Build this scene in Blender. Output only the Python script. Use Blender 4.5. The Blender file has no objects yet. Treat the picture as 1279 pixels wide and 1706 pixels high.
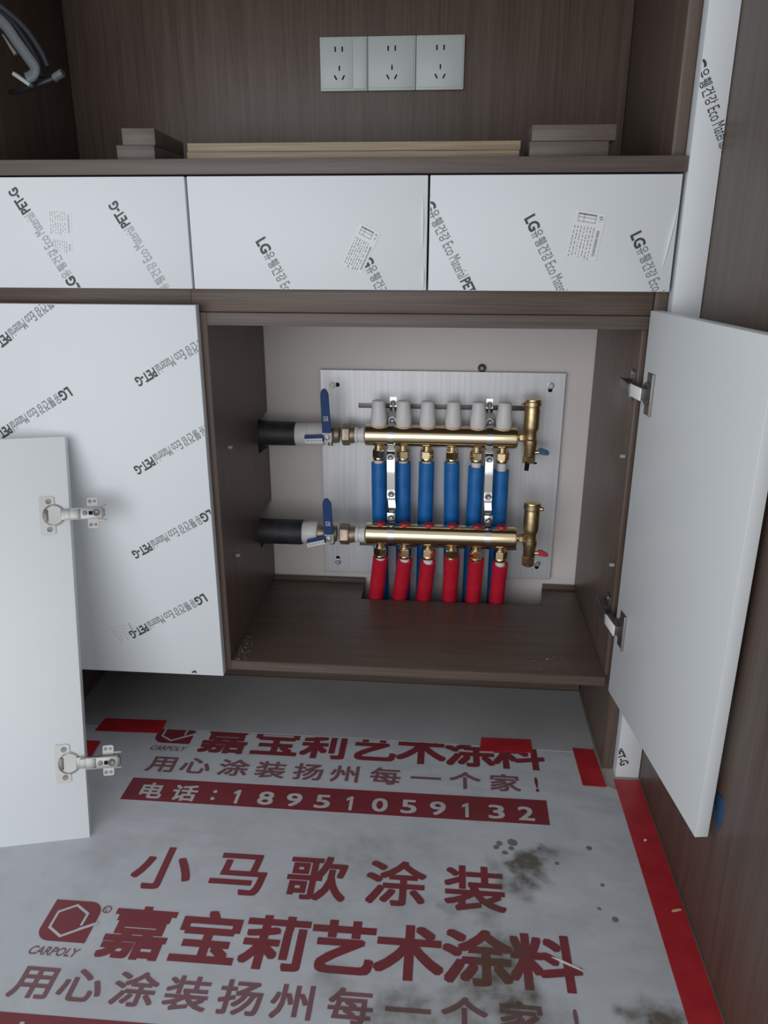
import bpy, bmesh, math, random
from mathutils import Vector, Matrix
random.seed(7)
sc = bpy.context.scene
COL = sc.collection

# ------------------------------------------------------------------ camera, light, exposure
# metres; the camera's lens is the origin, the floor lies 0.9078 m below it
FLOOR = -0.9078
YF = 1.19        # plane of drawer and door faces
YC = 1.21        # plane of the carcass front edges
YW = 1.5878      # plastered wall behind
cam = bpy.data.cameras.new('camera')
cam.sensor_fit = 'VERTICAL'; cam.sensor_height = 36.0; cam.sensor_width = 27.0
cam.lens = 36.0 * 1279.49 / 1706.0
cam.clip_start = 0.02
camo = bpy.data.objects.new('camera', cam); COL.objects.link(camo)
yaw, pitch, roll = 0.0824, 0.3338, 0.0021
fw = Vector((-math.sin(yaw)*math.cos(pitch), math.cos(yaw)*math.cos(pitch), -math.sin(pitch)))
rt = Vector((math.cos(yaw), math.sin(yaw), 0)); up = rt.cross(fw)
rt2 = rt*math.cos(roll) + up*math.sin(roll); up2 = -rt*math.sin(roll) + up*math.cos(roll)
camo.matrix_world = Matrix((rt2, up2, -fw)).transposed().to_4x4()
sc.camera = camo

sc.view_settings.view_transform = 'Standard'; sc.view_settings.look = 'None'
sc.view_settings.gamma = 1.0; sc.view_settings.use_curve_mapping = False
sc.view_settings.exposure = 0.0

wd = bpy.data.worlds.new('room_ambience'); sc.world = wd; wd.use_nodes = True
bg = wd.node_tree.nodes['Background']
bg.inputs[0].default_value = (0.90, 0.94, 1.0, 1); bg.inputs[1].default_value = 0.48

def area(name, loc, target, sx, sy, power, color):
    l = bpy.data.lights.new(name, 'AREA'); l.shape = 'RECTANGLE'; l.size = sx; l.size_y = sy
    l.energy = power; l.color = color
    o = bpy.data.objects.new(name, l); COL.objects.link(o); o.location = loc
    o.rotation_euler = (Vector(target) - Vector(loc)).to_track_quat('-Z', 'Y').to_euler()
    return o
area('window_daylight', (-0.90, -1.40, -0.15), (-0.05, 1.2, -0.40), 2.5, 1.7, 33, (0.95, 0.975, 1.0))

# ------------------------------------------------------------------ materials
def S(c):  # sRGB 0-255 to linear
    return tuple(((v/255)/12.92 if v/255 <= .04045 else ((v/255+.055)/1.055)**2.4) for v in c) + (1,)
MATS = {}
def mat(name, col, rough=.5, metal=0.0, spec=.5, coat=0.0):
    m = bpy.data.materials.new(name); m.use_nodes = True
    b = m.node_tree.nodes['Principled BSDF']
    b.inputs['Base Color'].default_value = col if len(col) == 4 else col + (1,)
    b.inputs['Roughness'].default_value = rough; b.inputs['Metallic'].default_value = metal
    b.inputs['Specular IOR Level'].default_value = spec
    b.inputs['Coat Weight'].default_value = coat
    MATS[name] = m
    return m
def nd(m, t, **k):
    n = m.node_tree.nodes.new(t)
    for a, v in k.items(): setattr(n, a, v)
    return n
def lk(m, a, b): m.node_tree.links.new(a, b)
def noise_col(m, scale, c1, c2, lo=.35, hi=.65, stretch=(1,1,1), detail=4, bump=0, rough=None):
    """colour that wanders between two tones along a stretched noise"""
    b = m.node_tree.nodes['Principled BSDF']
    tc = nd(m, 'ShaderNodeTexCoord'); mp = nd(m, 'ShaderNodeMapping'); mp.inputs['Scale'].default_value = stretch
    nz = nd(m, 'ShaderNodeTexNoise'); nz.inputs['Scale'].default_value = scale; nz.inputs['Detail'].default_value = detail
    cr = nd(m, 'ShaderNodeValToRGB'); cr.color_ramp.elements[0].position = lo; cr.color_ramp.elements[1].position = hi
    cr.color_ramp.elements[0].color = c1; cr.color_ramp.elements[1].color = c2
    lk(m, tc.outputs['Object'], mp.inputs[0]); lk(m, mp.outputs[0], nz.inputs['Vector'])
    lk(m, nz.outputs['Fac'], cr.inputs[0]); lk(m, cr.outputs[0], b.inputs['Base Color'])
    if bump:
        bp = nd(m, 'ShaderNodeBump'); bp.inputs['Strength'].default_value = bump; bp.inputs['Distance'].default_value = .002
        lk(m, nz.outputs['Fac'], bp.inputs['Height']); lk(m, bp.outputs[0], b.inputs['Normal'])
    return nz
def wood(name, stretch, dark, light):
    m = mat(name, dark, .38, spec=.35)
    b = m.node_tree.nodes['Principled BSDF']
    tc = nd(m, 'ShaderNodeTexCoord'); mp = nd(m, 'ShaderNodeMapping'); mp.inputs['Scale'].default_value = stretch
    n1 = nd(m, 'ShaderNodeTexNoise'); n1.inputs['Scale'].default_value = 1.0; n1.inputs['Detail'].default_value = 5; n1.inputs['Roughness'].default_value = .65
    mp2 = nd(m, 'ShaderNodeMapping'); mp2.inputs['Scale'].default_value = tuple(s*.16 for s in stretch)
    n2 = nd(m, 'ShaderNodeTexNoise'); n2.inputs['Scale'].default_value = 1.0; n2.inputs['Detail'].default_value = 3
    ad = nd(m, 'ShaderNodeMath', operation='MULTIPLY_ADD'); ad.inputs[1].default_value = .6
    cr = nd(m, 'ShaderNodeValToRGB'); cr.color_ramp.elements[0].position = .58; cr.color_ramp.elements[1].position = 1.02
    cr.color_ramp.elements[0].color = dark; cr.color_ramp.elements[1].color = light
    lk(m, tc.outputs['Object'], mp.inputs[0]); lk(m, tc.outputs['Object'], mp2.inputs[0])
    lk(m, mp.outputs[0], n1.inputs['Vector']); lk(m, mp2.outputs[0], n2.inputs['Vector'])
    lk(m, n2.outputs['Fac'], ad.inputs[0]); lk(m, n1.outputs['Fac'], ad.inputs[2])
    lk(m, ad.outputs[0], cr.inputs[0]); lk(m, cr.outputs[0], b.inputs['Base Color'])
    return m
WD, WL = (.093, .063, .049, 1), (.150, .110, .087, 1)
WOOD_V = wood('walnut_laminate_upright', (330, 330, 7), WD, WL)
WOOD_H = wood('walnut_laminate_lengthwise', (7, 330, 330), WD, WL)
WOOD_D = wood('walnut_laminate_crosswise', (330, 7, 330), WD, WL)
EDGE = wood('walnut_edge_band', (6, 280, 280), (.100, .078, .067, 1), (.155, .124, .107, 1))
EDGE_V = wood('walnut_edge_band_upright', (280, 280, 6), (.100, .078, .067, 1), (.155, .124, .107, 1))
PLY = wood('birch_plywood_edge', (5, 120, 320), (.20, .145, .095, 1), (.42, .33, .23, 1))
LACQ = mat('white_lacquer', (.73, .76, .77), .38, spec=.4)
FILM = mat('white_film_covered_board', (.76, .79, .81), .46, spec=.35)
INK = mat('dark_film_ink', (.045, .05, .055), .5)
INKG = mat('grey_film_ink', (.20, .215, .23), .5)
INKL = mat('pale_film_ink', (.36, .38, .40), .5)
STICK = mat('translucent_label_paper', (.78, .80, .82), .5)
WALL = mat('painted_plaster', (.60, .56, .53), .8, spec=.2)
noise_col(WALL, 3.0, (.72, .66, .635, 1), (.79, .73, .705, 1))
TILE = mat('beige_floor_tile', (.42, .38, .33), .45)
noise_col(TILE, 9, (.38, .34, .295, 1), (.45, .41, .36, 1))
ALU = mat('brushed_aluminium_sheet', (.56, .56, .585), .42, metal=.35)
nz = noise_col(ALU, 1.0, (.60, .60, .62, 1), (.69, .69, .71, 1), stretch=(160, 160, 3))
BRASS = mat('polished_brass', (.93, .76, .48), .15, metal=1.0)
CAST = mat('cast_brass', (.56, .40, .19), .36, metal=1.0)
noise_col(CAST, 160, (.58, .43, .23, 1), (.72, .56, .32, 1), detail=2)
DULL = mat('weathered_brass', (.36, .285, .21), .45, metal=.75)
noise_col(DULL, 60, (.28, .22, .16, 1), (.48, .39, .29, 1))
CHROME = mat('chromed_steel', (.66, .65, .635), .16, metal=1.0)
NICKEL = mat('nickel_plated_steel', (.35, .345, .335), .42, metal=.7)
BRIGHT = mat('highlit_arm_steel', (.93, .92, .89), .45, metal=.0)  # whitened steel: the light caught by the hinge arm is put into its colour
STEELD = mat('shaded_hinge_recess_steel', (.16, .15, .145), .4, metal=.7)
ZINC = mat('zinc_bolt', (.45, .45, .46), .4, metal=.8)
BLUE = mat('blue_insulation_sleeve', (.012, .125, .42), .42)
noise_col(BLUE, 40, (.011, .140, .44, 1), (.015, .185, .54, 1))
RED = mat('red_insulation_sleeve', (.60, .012, .035), .42)
noise_col(RED, 40, (.53, .010, .03, 1), (.66, .016, .042, 1))
WHITEP = mat('white_plastic', (.80, .785, .78), .38)
KNOBP = mat('off_white_knob_plastic', (.76, .745, .74), .42)
REDC = mat('red_plastic_cap', (.50, .02, .03), .4)
RUBBER = mat('black_pipe_insulation', (.028, .029, .034), .5)
noise_col(RUBBER, 30, (.020, .021, .025, 1), (.045, .046, .052, 1), bump=.6)
LEVB = mat('blue_vinyl_lever', (.012, .052, .19), .5, spec=.3)
TAPB = mat('blue_tap_handle', (.02, .10, .22), .4)
TAPR = mat('red_tap_handle', (.48, .04, .05), .4)
BLACK = mat('dark_cavity', (.012, .011, .011), .8, spec=.1)
SOCK = mat('socket_plastic', (.58, .62, .61), .35)
TAPE = mat('red_adhesive_tape', (.50, .018, .026), .38)
noise_col(TAPE, 25, (.44, .020, .028, 1), (.54, .030, .04, 1), bump=.15)
BLUET = mat('blue_painters_tape', (.014, .075, .17), .6)
GREYC = mat('grey_ribbon_cable', (.10, .115, .125), .45)
PLUGG = mat('grey_plug_plastic', (.33, .36, .37), .5)
CABLE = mat('black_cable_jacket', (.02, .022, .028), .5)
PINKW = mat('pale_wire', (.20, .165, .16), .5)
DUST = mat('pale_sawdust', (.26, .21, .17), .9)
CHIP = mat('pale_wood_chip', (.65, .48, .28), .7)

# floor sheet: the same grime runs over paper and lettering
BLOBS = [(.150,.965,.034,1.15),(.168,.985,.024,.8),(.128,.925,.028,.85),(.165,.945,.02,.7),(.095,.955,.018,.4),
         (.100,.800,.036,.80),(.085,.765,.040,.85),(.105,.735,.040,.90),(.060,.752,.028,.7),(.040,.715,.04,.55),
         (-.02,.710,.04,.65),(-.055,.700,.035,.6),(.12,.70,.05,.75),(.288,.722,.034,1.1),(.262,.716,.02,.8),(.075,.865,.03,.5),(.03,.865,.022,.4),
         (-.10,.955,.06,.30),(-.16,.945,.04,.3),(-.02,.985,.05,.18),(-.13,.735,.03,.45),(-.16,.84,.05,.2),(.19,.985,.035,.3),
         (.02,.80,.05,.25),(-.44,.715,.06,.16)]
SPOTS = [(.098,.995,.006),(.104,1.003,.006),(.112,.985,.005),(.116,.963,.006),(.122,.995,.005),(.125,1.008,.009),(.192,.968,.004),(.165,.998,.004),(.33,.96,.004),
         (.125,1.095,.004),(-.155,1.095,.004),(-.27,1.06,.003),(.26,.87,.006),(.255,.93,.004),(.24,.885,.004),(.245,1.005,.006)]
def grime(m, base_in):
    """base colour socket -> socket with mud stains on it"""
    b = m.node_tree.nodes['Principled BSDF']
    tc = nd(m, 'ShaderNodeTexCoord')
    nzv = nd(m, 'ShaderNodeTexNoise'); nzv.inputs['Scale'].default_value = 26; nzv.inputs['Detail'].default_value = 6
    lk(m, tc.outputs['Object'], nzv.inputs['Vector'])
    s1 = nd(m, 'ShaderNodeVectorMath', operation='SUBTRACT'); s1.inputs[1].default_value = (.5, .5, .5)
    s2 = nd(m, 'ShaderNodeVectorMath', operation='SCALE'); s2.inputs['Scale'].default_value = .075
    s3 = nd(m, 'ShaderNodeVectorMath', operation='ADD')
    lk(m, nzv.outputs['Color'], s1.inputs[0]); lk(m, s1.outputs[0], s2.inputs[0]); lk(m, s2.outputs[0], s3.inputs[0]); lk(m, tc.outputs['Object'], s3.inputs[1])
    flat = nd(m, 'ShaderNodeVectorMath', operation='MULTIPLY'); flat.inputs[1].default_value = (1, 1, 0); lk(m, s3.outputs[0], flat.inputs[0])
    acc = None
    def blob(vec, x, y, r, k, acc, soft=True):
        d = nd(m, 'ShaderNodeVectorMath', operation='DISTANCE'); d.inputs[1].default_value = (x - SHX, y - SHY, 0); lk(m, vec, d.inputs[0])
        mr = nd(m, 'ShaderNodeMapRange'); mr.interpolation_type = 'SMOOTHSTEP'
        mr.inputs['From Min'].default_value = r*1.5 if soft else r; mr.inputs['From Max'].default_value = r*.25 if soft else r*.7
        mr.inputs['To Min'].default_value = 0; mr.inputs['To Max'].default_value = k
        lk(m, d.outputs['Value'], mr.inputs['Value'])
        if acc is None: return mr.outputs[0]
        mx = nd(m, 'ShaderNodeMath', operation='MAXIMUM'); lk(m, acc, mx.inputs[0]); lk(m, mr.outputs[0], mx.inputs[1])
        return mx.outputs[0]
    for x, y, r, k in BLOBS: acc = blob(flat.outputs[0], x, y, r, k, acc)
    n2 = nd(m, 'ShaderNodeTexNoise'); n2.inputs['Scale'].default_value = 55; n2.inputs['Detail'].default_value = 5
    lk(m, tc.outputs['Object'], n2.inputs['Vector'])
    mr2 = nd(m, 'ShaderNodeMapRange'); mr2.inputs['From Min'].default_value = .36; mr2.inputs['From Max'].default_value = .62
    mr2.inputs['To Min'].default_value = .55; mr2.inputs['To Max'].default_value = 1.0
    lk(m, n2.outputs['Fac'], mr2.inputs['Value'])
    mu = nd(m, 'ShaderNodeMath', operation='MULTIPLY'); lk(m, acc, mu.inputs[0]); lk(m, mr2.outputs[0], mu.inputs[1])
    # all-over faint scuffs
    n3 = nd(m, 'ShaderNodeTexNoise'); n3.inputs['Scale'].default_value = 8; n3.inputs['Detail'].default_value = 7; n3.inputs['Roughness'].default_value = .62
    lk(m, tc.outputs['Object'], n3.inputs['Vector'])
    mr3 = nd(m, 'ShaderNodeMapRange'); mr3.inputs['From Min'].default_value = .50; mr3.inputs['From Max'].default_value = .72
    mr3.inputs['To Min'].default_value = 0; mr3.inputs['To Max'].default_value = .22
    lk(m, n3.outputs['Fac'], mr3.inputs['Value'])
    mxx = nd(m, 'ShaderNodeMath', operation='MAXIMUM'); lk(m, mu.outputs[0], mxx.inputs[0]); lk(m, mr3.outputs[0], mxx.inputs[1])
    sp = None
    s4 = nd(m, 'ShaderNodeVectorMath', operation='SCALE'); s4.inputs['Scale'].default_value = .012; lk(m, s1.outputs[0], s4.inputs[0])
    s5 = nd(m, 'ShaderNodeVectorMath', operation='ADD'); lk(m, s4.outputs[0], s5.inputs[0]); lk(m, tc.outputs['Object'], s5.inputs[1])
    fl2 = nd(m, 'ShaderNodeVectorMath', operation='MULTIPLY'); fl2.inputs[1].default_value = (1, 1, 0); lk(m, s5.outputs[0], fl2.inputs[0])
    for x, y, r in SPOTS: sp = blob(fl2.outputs[0], x, y, r, .78, sp, False)
    my = nd(m, 'ShaderNodeMath', operation='MAXIMUM'); lk(m, mxx.outputs[0], my.inputs[0]); lk(m, sp, my.inputs[1])
    mix = nd(m, 'ShaderNodeMix', data_type='RGBA'); mix.inputs['B'].default_value = (.098, .077, .048, 1)
    cl = nd(m, 'ShaderNodeClamp'); cl.inputs['Max'].default_value = .9; lk(m, my.outputs[0], cl.inputs[0])
    lk(m, cl.outputs[0], mix.inputs['Factor'])
    if isinstance(base_in, tuple): mix.inputs['A'].default_value = base_in
    else: lk(m, base_in, mix.inputs['A'])
    lk(m, mix.outputs['Result'], b.inputs['Base Color'])
    # creases in the woven sheet
    wv = nd(m, 'ShaderNodeTexNoise'); wv.inputs['Scale'].default_value = 7; wv.inputs['Detail'].default_value = 3
    mpp = nd(m, 'ShaderNodeMapping'); mpp.inputs['Rotation'].default_value = (0, 0, .35); mpp.inputs['Scale'].default_value = (.8, 1.5, 1)
    lk(m, tc.outputs['Object'], mpp.inputs[0]); lk(m, mpp.outputs[0], wv.inputs['Vector'])
    bp = nd(m, 'ShaderNodeBump'); bp.inputs['Strength'].default_value = .35; bp.inputs['Distance'].default_value = .012
    lk(m, wv.outputs['Fac'], bp.inputs['Height']); lk(m, bp.outputs[0], b.inputs['Normal'])
SHX, SHY = -.22, .90      # origin of the floor sheet
SHEET = mat('woven_grey_white_sheet', (.57, .59, .62), .48); grime(SHEET, (.57, .59, .62, 1))
SHRED = mat('dark_red_sheet_ink', (.225, .034, .046), .48); grime(SHRED, (.225, .034, .046, 1))
SHWHT = mat('pale_sheet_ink', (.56, .55, .55), .48); grime(SHWHT, (.56, .55, .55, 1))
SHGRY = mat('greyish_red_sheet_ink', (.23, .105, .12), .48); grime(SHGRY, (.23, .105, .12, 1))
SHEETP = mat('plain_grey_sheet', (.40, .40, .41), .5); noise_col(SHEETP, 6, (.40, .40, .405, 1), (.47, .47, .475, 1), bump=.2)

# ------------------------------------------------------------------ mesh helpers
def NB(): return bmesh.new()
I3 = lambda p: Vector(p)
def box(bm, x0, x1, y0, y1, z0, z1, bev=.0012, mi=0, xf=I3):
    t = bmesh.new()
    P = [(x0,y0,z0),(x1,y0,z0),(x1,y1,z0),(x0,y1,z0),(x0,y0,z1),(x1,y0,z1),(x1,y1,z1),(x0,y1,z1)]
    v = [t.verts.new(p) for p in P]
    for f in ((3,2,1,0),(4,5,6,7),(0,1,5,4),(1,2,6,5),(2,3,7,6),(3,0,4,7)): t.faces.new([v[i] for i in f])
    if bev: bmesh.ops.bevel(t, geom=t.edges[:], offset=bev, segments=2, affect='EDGES', profile=.5)
    merge(bm, t, mi, xf)
def merge(bm, t, mi=None, xf=I3):
    mp = {}
    for v in t.verts: mp[v] = bm.verts.new(xf(v.co))
    for f in t.faces:
        try: g = bm.faces.new([mp[v] for v in f.verts])
        except ValueError: continue
        g.material_index = f.material_index if mi is None else mi
    t.free()
def basis(axis):
    a = Vector(axis).normalized()
    h = Vector((0,0,1)) if abs(a.z) < .9 else Vector((1,0,0))
    u = h.cross(a).normalized(); return u, a.cross(u), a
def lathe(bm, prof, origin, axis, seg=28, mi=0, xf=I3, phase=0, sy=1.0):
    """profile [(radius, distance along axis)]"""
    u, w, a = basis(axis); o = Vector(origin); rings = []
    for r, h in prof:
        if r <= 1e-6: rings.append([bm.verts.new(xf(o + a*h))])
        else: rings.append([bm.verts.new(xf(o + a*h + u*(r*math.cos(phase+2*math.pi*i/seg)) + w*(sy*r*math.sin(phase+2*math.pi*i/seg)))) for i in range(seg)])
    for A, B in zip(rings, rings[1:]):
        for i in range(seg):
            j = (i+1) % seg
            q = [A[i % len(A)], A[j % len(A)], B[j % len(B)], B[i % len(B)]]
            q2 = []
            for v in q:
                if v not in q2: q2.append(v)
            if len(q2) > 2:
                f = bm.faces.new(q2); f.material_index = mi
    for R, flip in ((rings[0], True), (rings[-1], False)):
        if len(R) > 2:
            f = bm.faces.new(R[::-1] if flip else R); f.material_index = mi
def cyl(bm, p0, p1, r, r2=None, seg=24, mi=0, ch=.0008, xf=I3):
    p0, p1 = Vector(p0), Vector(p1); L = (p1-p0).length; r2 = r if r2 is None else r2
    lathe(bm, [(r-ch, 0), (r, ch), (r2, L-ch), (r2-ch, L)], p0, p1-p0, seg, mi, xf)
def hexa(bm, p0, p1, r, mi=0, phase=0):
    p0, p1 = Vector(p0), Vector(p1); L = (p1-p0).length
    lathe(bm, [(r*.88, 0), (r, L*.12), (r, L*.88), (r*.88, L)], p0, p1-p0, 6, mi, phase=phase)
def tube(bm, pts, r, seg=14, mi=0, sx=1.0):
    pts = [Vector(p) for p in pts]
    # smooth the path with a Catmull-Rom spline
    P = [pts[0]*2-pts[1]] + pts + [pts[-1]*2-pts[-2]]; path = []
    for i in range(1, len(P)-2):
        for k in range(8):
            t = k/8; a, b, c, d = P[i-1], P[i], P[i+1], P[i+2]
            path.append(.5*((2*b)+(c-a)*t+(2*a-5*b+4*c-d)*t*t+(3*b-a-3*c+d)*t**3))
    path.append(pts[-1])
    rings = []; u = None
    for i, p in enumerate(path):
        tn = (path[min(i+1, len(path)-1)] - path[max(i-1, 0)]).normalized()
        if u is None: u, w, _ = basis(tn)
        else:
            u = (u - tn*u.dot(tn)).normalized(); w = tn.cross(u)
        rr = r(i/(len(path)-1)) if callable(r) else r
        rings.append([bm.verts.new(p + u*(rr*sx*math.cos(2*math.pi*k/seg)) + w*(rr*math.sin(2*math.pi*k/seg))) for k in range(seg)])
    for A, B in zip(rings, rings[1:]):
        for i in range(seg):
            f = bm.faces.new((A[i], A[(i+1) % seg], B[(i+1) % seg], B[i])); f.material_index = mi
    for R, fl in ((rings[0], True), (rings[-1], False)):
        f = bm.faces.new(R[::-1] if fl else R); f.material_index = mi
def prism(bm, poly, h0, h1, xf, mi=0, bev=0):
    """outline in (a, b), raised from h0 to h1; xf maps (a, b, h) to the room"""
    t = bmesh.new()
    A = [t.verts.new((p[0], p[1], h0)) for p in poly]; B = [t.verts.new((p[0], p[1], h1)) for p in poly]
    t.faces.new(A[::-1]); t.faces.new(B); n = len(poly)
    for i in range(n): t.faces.new((A[i], A[(i+1) % n], B[(i+1) % n], B[i]))
    bmesh.ops.recalc_face_normals(t, faces=t.faces[:])
    if bev: bmesh.ops.bevel(t, geom=t.edges[:], offset=bev, segments=2, affect='EDGES')
    merge(bm, t, mi, xf)
def rounded(x0, x1, y0, y1, r, seg=5, corners=(1,1,1,1)):
    out = []
    for k, (cx, cy, a0) in enumerate(((x1-r, y1-r, 0), (x0+r, y1-r, 90), (x0+r, y0+r, 180), (x1-r, y0+r, 270))):
        if not corners[k]:
            out.append(((x1, y1), (x0, y1), (x0, y0), (x1, y0))[k]); continue
        for i in range(seg+1):
            a = math.radians(a0 + 90*i/seg); out.append((cx+r*math.cos(a), cy+r*math.sin(a)))
    return out

def finish(name, bm, mats, org, smooth=True, loc=None, recalc=True):
    if recalc: bmesh.ops.recalc_face_normals(bm, faces=bm.faces[:])
    for v in bm.verts: v.co -= org
    if smooth:
        for f in bm.faces: f.smooth = True
        for e in bm.edges:
            if len(e.link_faces) == 2 and e.calc_face_angle(0) > .6: e.smooth = False
    me = bpy.data.meshes.new(name); bm.to_mesh(me); bm.free()
    for m in (mats if isinstance(mats, (list, tuple)) else [mats]): me.materials.append(m)
    o = bpy.data.objects.new(name, me); COL.objects.link(o)
    return o
def tag(o, label, cat, group=None, kind=None):
    o['label'] = label; o['category'] = cat
    if group: o['group'] = group
    if kind: o['kind'] = kind
    return o
def thing(name, label, cat, loc, group=None):
    o = bpy.data.objects.new(name, None); o.empty_display_size = .03; COL.objects.link(o); o.location = loc
    o['org'] = list(loc)
    return tag(o, label, cat, group)
def part(name, bm, mats, parent, smooth=True, label=None, recalc=True):
    org = Vector(parent['org'])
    o = finish(name, bm, mats, org, smooth, recalc=recalc); o.parent = parent; o['org'] = list(org)
    if label: o['label'] = label
    return o
def solo(name, bm, mats, label, cat, loc, group=None, smooth=True, kind=None):
    o = finish(name, bm, mats, Vector(loc), smooth); o.location = loc; o['org'] = list(loc)
    return tag(o, label, cat, group, kind)
def struct(name, bm, mats):
    o = finish(name, bm, mats, Vector((0,0,0)), False); o['kind'] = 'structure'; return o

# ------------------------------------------------------------------ lettering
_gl = {}
def glyphs(body, offset=0.0):
    """flat outline mesh of a string at size 1: verts, faces"""
    k = (body, offset)
    if k not in _gl:
        cu = bpy.data.curves.new('lettering', 'FONT'); cu.body = body; cu.size = 1; cu.resolution_u = 3; cu.offset = offset
        o = bpy.data.objects.new('lettering', cu); COL.objects.link(o)
        me = bpy.data.meshes.new_from_object(o.evaluated_get(bpy.context.evaluated_depsgraph_get()))
        _gl[k] = ([(v.co.x, v.co.y) for v in me.vertices], [tuple(p.vertices) for p in me.polygons])
        bpy.data.objects.remove(o); bpy.data.curves.remove(cu); bpy.data.meshes.remove(me)
    return _gl[k]
def bbox(vs):
    xs = [v[0] for v in vs]; ys = [v[1] for v in vs]; return min(xs), max(xs), min(ys), max(ys)
def put(bm, gl, fx, mi=0, lift=0.0):
    vs, fs = gl; V = [bm.verts.new(fx(*v)) for v in vs]
    for v in V: v.co.z += lift
    for f in fs:
        try: g = bm.faces.new([V[i] for i in f]); g.material_index = mi
        except ValueError: pass
def put_fit(bm, body, x0, x1, y0, y1, fx, mi=0, off=0.0):
    """stretch a string into a rectangle of the (a, b) plane"""
    gl = glyphs(body, off); a, b, c, d = bbox(gl[0])
    put(bm, gl, lambda x, y: fx(x0+(x-a)/(b-a)*(x1-x0), y0+(y-c)/(d-c)*(y1-y0)), mi)
def put_em(bm, ch, cx, cy, w, h, fx, mi=0, bold=0.0, off=0.0):
    """set one character in an em square of size w x h centred on (cx, cy)"""
    a, b, c, d = bbox(glyphs('国', off)[0]); gl = glyphs(ch, off)
    for k in range(9 if bold else 1):
        ox, oy = (k % 3 - 1)*bold, (k//3 - 1)*bold
        put(bm, gl, lambda x, y: fx(cx+(x-(a+b)/2)/(b-a)*w+ox, cy+(y-(c+d)/2)/(d-c)*h+oy), mi, k*2e-5)
def clip(bm, planes):
    for co, no in planes:
        bmesh.ops.bisect_plane(bm, geom=bm.verts[:]+bm.edges[:]+bm.faces[:], plane_co=co, plane_no=no, clear_outer=True, dist=1e-6)
# the repeated print of the protective film: offsets in metres along its line, counted from the middle of the L
def film_line(bm, x, z, ang, at_off, y, tone=1):
    ca, sa = math.cos(math.radians(ang)), math.sin(math.radians(ang))
    def fx(a, b): 
        a -= at_off
        return Vector((x + a*ca - b*sa, y, z + a*sa + b*ca))
    H = .0085
    put_fit(bm, 'LG', -.0055, .0155, -H, H, fx, 0, .035)
    for i, ch in enumerate('유휑건강'):
        c = .0215 + .0117*i; put_fit(bm, ch, c-.0048, c+.0048, -H, H, fx, tone, .01)
    put_fit(bm, 'Eco', .0655, .0825, -H, H*.9, fx, tone)
    put_fit(bm, 'Material', .0865, .1195, -H, H*.95, fx, tone)
    put_fit(bm, 'PET-G', .1225, .1600, -H*.95, H*.95, fx, 0, .03)
def film_print(parent, lines, x0, x1, z0, z1, y, tone=1):
    e = .001
    for l in lines:
        bm = NB(); film_line(bm, *l, y=y, tone=tone)
        clip(bm, [((x0+e,0,0),(-1,0,0)), ((x1-e,0,0),(1,0,0)), ((0,0,z0+e),(0,0,-1)), ((0,0,z1-e),(0,0,1))])
        part('film_print', bm, [INK, INKG, INKL], parent, smooth=False, recalc=False)
def sticker(parent, cx, cz, w, h, ang, y, drawing=True, faint=False):
    """label: paper, a line drawing of a carcass and rows of tiny grey print with a barcode"""
    ca, sa = math.cos(math.radians(ang)), math.sin(math.radians(ang))
    fx = lambda p: Vector((cx + p[0]*ca - p[1]*sa, y - p[2], cz + p[0]*sa + p[1]*ca))
    bm = NB(); rnd = random.Random(int(cx*9999))
    prism(bm, rounded(-w/2, w/2, -h/2, h/2, .002), 0, .0002, fx, 0)
    ink = 2 if faint else 1
    def q(a0, a1, b0, b1, m=ink): prism(bm, [(a0,b0),(a1,b0),(a1,b1),(a0,b1)], .0002, .0003, fx, m)
    t = .0007
    if drawing:
        X0, X1, B0, B1 = -w*.36, w*.22, h*.27, h*.45
        q(X0, X1, B1-.0022, B1, 1); q(X0, X1, B0, B0+t); q(X0, X0+t, B0, B1); q(X1-t, X1, B0, B1)
        q(X0+(X1-X0)*.32, X0+(X1-X0)*.32+t, B0, B1); q(X0, X1, (B0+B1)/2, (B0+B1)/2+t)
        for k in range(4): q(w*.29+rnd.random()*w*.12, w*.33+rnd.random()*w*.12, B0+k*.003, B0+k*.003+.0014)
    top = h*.18 if drawing else h*.44
    n = 7
    for i in range(n):
        a = -w*.42 + i*w*.105; b = top
        while b > -h*.45:
            L = rnd.uniform(.0012, .005); q(a, a+.0012, b-L, b); b -= L + rnd.uniform(.0008, .003)
    b = top-.003
    while b > -h*.42:
        L = rnd.uniform(.0005, .0016); q(w*.33, w*.42, b-L, b, ink if faint else 0+1); b -= L + .0007
    return part('sticker_label', bm, [STICK, INKG, INKL], parent, smooth=False, recalc=False)

# ================================================================== THE SETTING
bm = NB(); box(bm, -1.6, 1.3, -.6, YW+.1, FLOOR-.05, FLOOR, 0); struct('floor', bm, TILE)
bm = NB(); box(bm, -1.6, 1.3, YW, YW+.1, FLOOR, 1.3, 0); struct('wall_back', bm, WALL)

# ================================================================== CABINETS
ZD0, ZD1 = -.0629, .095      # drawer fronts
ZO0, ZO1 = -.735, -.0869     # doors
CB = -.717                   # top of the cabinet floor
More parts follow.
